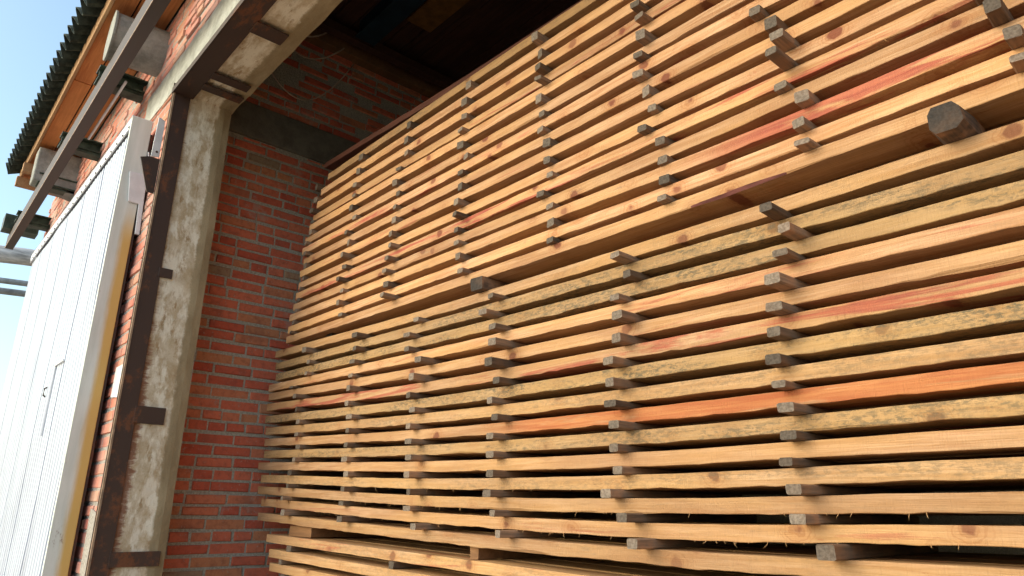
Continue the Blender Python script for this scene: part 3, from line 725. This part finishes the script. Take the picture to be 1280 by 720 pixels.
# bottom pack sticks
names = ['the right half', 'the middle', 'the left half', 'the left end']
for gi in range(len(Bt)-1):
    for ci, x in enumerate((-.55, -1.75, -3.05, -4.25)):
        up, lo_ = fB[gi], fB[gi+1]; over = .015 + rs_.uniform(0, .02); gcount += 1; xx = x + rs_.uniform(-.06, .06)
        if gi < 2: lab = 'brown stick under %s plank from top, at %s of bottom pack' % (ordn[gi+1], names[ci]); gr = 'spacer sticks of the bottom pack'
        else: lab = 'spacer stick low in the bottom pack below the third plank'; gr = 'low spacer sticks of the bottom pack'
        stick(xx, over, max(lo_(xx-.03), lo_(xx+.03))+.0006, min(up(xx-.03), up(xx+.03))-TH-.0006, .05, lab, gr, seed=gcount)
# bearers between the packs
def bearer(x, over, up, lo_, wd, label):
    global gcount; gcount += 1
    z0 = max(lo_(x-.05), lo_(x+.05))+.0006; z1 = min(up(x-.05), up(x+.05))-TH-.0006
    stick(x, over, z0, z1, wd, label, 'square bearers between the packs', 'bearer_block', 'bearer', .72, 'bearer', gcount)
dB = ray(1183, 166)
bearer(dB.x/dB.y*(YS-.075), .075, fU[0], fL[0], .086, 'big dark square bearer end between upper and middle packs at the right')
bearer(-2.47, .035, fU[0], fL[0], .085, 'dark square bearer end between upper and middle packs in mid photo')
bearer(-4.1, -.06, fU[0], fL[0], .085, 'recessed bearer between upper and middle packs near the brick wall')
bearer(.9, .03, fU[0], fL[0], .09, 'bearer between upper and middle packs beyond the right edge of the photo')
def floorbearer(x):
    global gcount; gcount += 1
    z1 = fB[-1](x)-TH-.001
    stick(x, .02, -H+.021, z1, .12, 'bearer on the shed floor under the bottom pack', 'bearers on the floor', 'bearer_block', 'bearer', .72, 'bearer', gcount)
for x in (-4.2, -2.4, -.6, 1.0): floorbearer(x)
for x, ov, wd, lab in ((-4.15, -.02, .30, 'wide brown block between middle and bottom packs near the brick wall'), (-2.5, -.02, .05, 'narrow brown block between middle and bottom packs in mid photo'), (-.4, -.03, .10, 'block between middle and bottom packs towards the right')):
    gcount += 1
    z0 = max(fB[0](x-wd/2), fB[0](x+wd/2)) + .0006; z1 = min(fL[14](x-wd/2), fL[14](x+wd/2)) - TH - .0006
    stick(x, ov, z0, z1, wd, lab, 'blocks between middle and bottom packs', 'bearer_block', 'plate', .7, 'bearer', gcount, True)
# warped red-brown plank on top
ft = curve([(-4.75, 2.425), (-3.9, 2.375), (-2.8, 2.315), (-2.0, 2.29), (1.2, 2.285)])
o = plank_mesh('plank', -4.40, 1.2, ft, .040, 2.05, 2.2, seed=300); o.data.materials[0] = M['redplank']
tag(o, 'warped dark red-brown plank lying along the very top of the stack', 'plank')

# ------------------------------------------------------------------ camera, light, sky
cam = bpy.data.cameras.new('camera'); co = bpy.data.objects.new('camera', cam); C.objects.link(co)
cam.sensor_width = 36; cam.lens = 36*FPX/1280; cam.clip_start = .05; cam.clip_end = 2000
m3 = Matrix((AX[0], AX[1], -AX[2])).transposed(); co.matrix_world = Matrix.Translation((0, 0, H)) @ m3.to_4x4()
sc.camera = co
SUN_EL, SUN_AZ = R(26), R(200)         # azimuth clockwise from +y (into the shed)
w = bpy.data.worlds.new('World'); sc.world = w; w.use_nodes = True; t = w.node_tree
sky = t.nodes.new('ShaderNodeTexSky'); sky.sky_type = 'NISHITA'; sky.sun_disc = False
sky.sun_elevation = SUN_EL; sky.sun_rotation = SUN_AZ; sky.dust_density = 3; sky.air_density = 1.0; sky.ozone_density = .5
bg = t.nodes['Background']; tn = t.nodes.new('ShaderNodeMix'); tn.data_type = 'RGBA'; tn.blend_type = 'MULTIPLY'; tn.inputs[0].default_value = 1; tn.inputs[7].default_value = (.98, 1.10, 1.06, 1)
t.links.new(sky.outputs[0], tn.inputs[6]); t.links.new(tn.outputs[2], bg.inputs[0]); bg.inputs[1].default_value = .15
sl = bpy.data.lights.new('sun', 'SUN'); sl.energy = .75; sl.angle = R(150); sl.color = (1, .92, .83)
so = bpy.data.objects.new('sun', sl); C.objects.link(so)
d = Vector((math.sin(SUN_AZ)*math.cos(SUN_EL), math.cos(SUN_AZ)*math.cos(SUN_EL), math.sin(SUN_EL)))
so.rotation_euler = d.to_track_quat('Z', 'Y').to_euler(); so.location = (0, -5, 12)
vs_ = sc.view_settings; vs_.view_transform = 'Standard'; vs_.look = 'None'; vs_.gamma = 1; vs_.use_curve_mapping = False; vs_.exposure = 1.12
sc.cycles.max_bounces = 8; sc.cycles.diffuse_bounces = 5
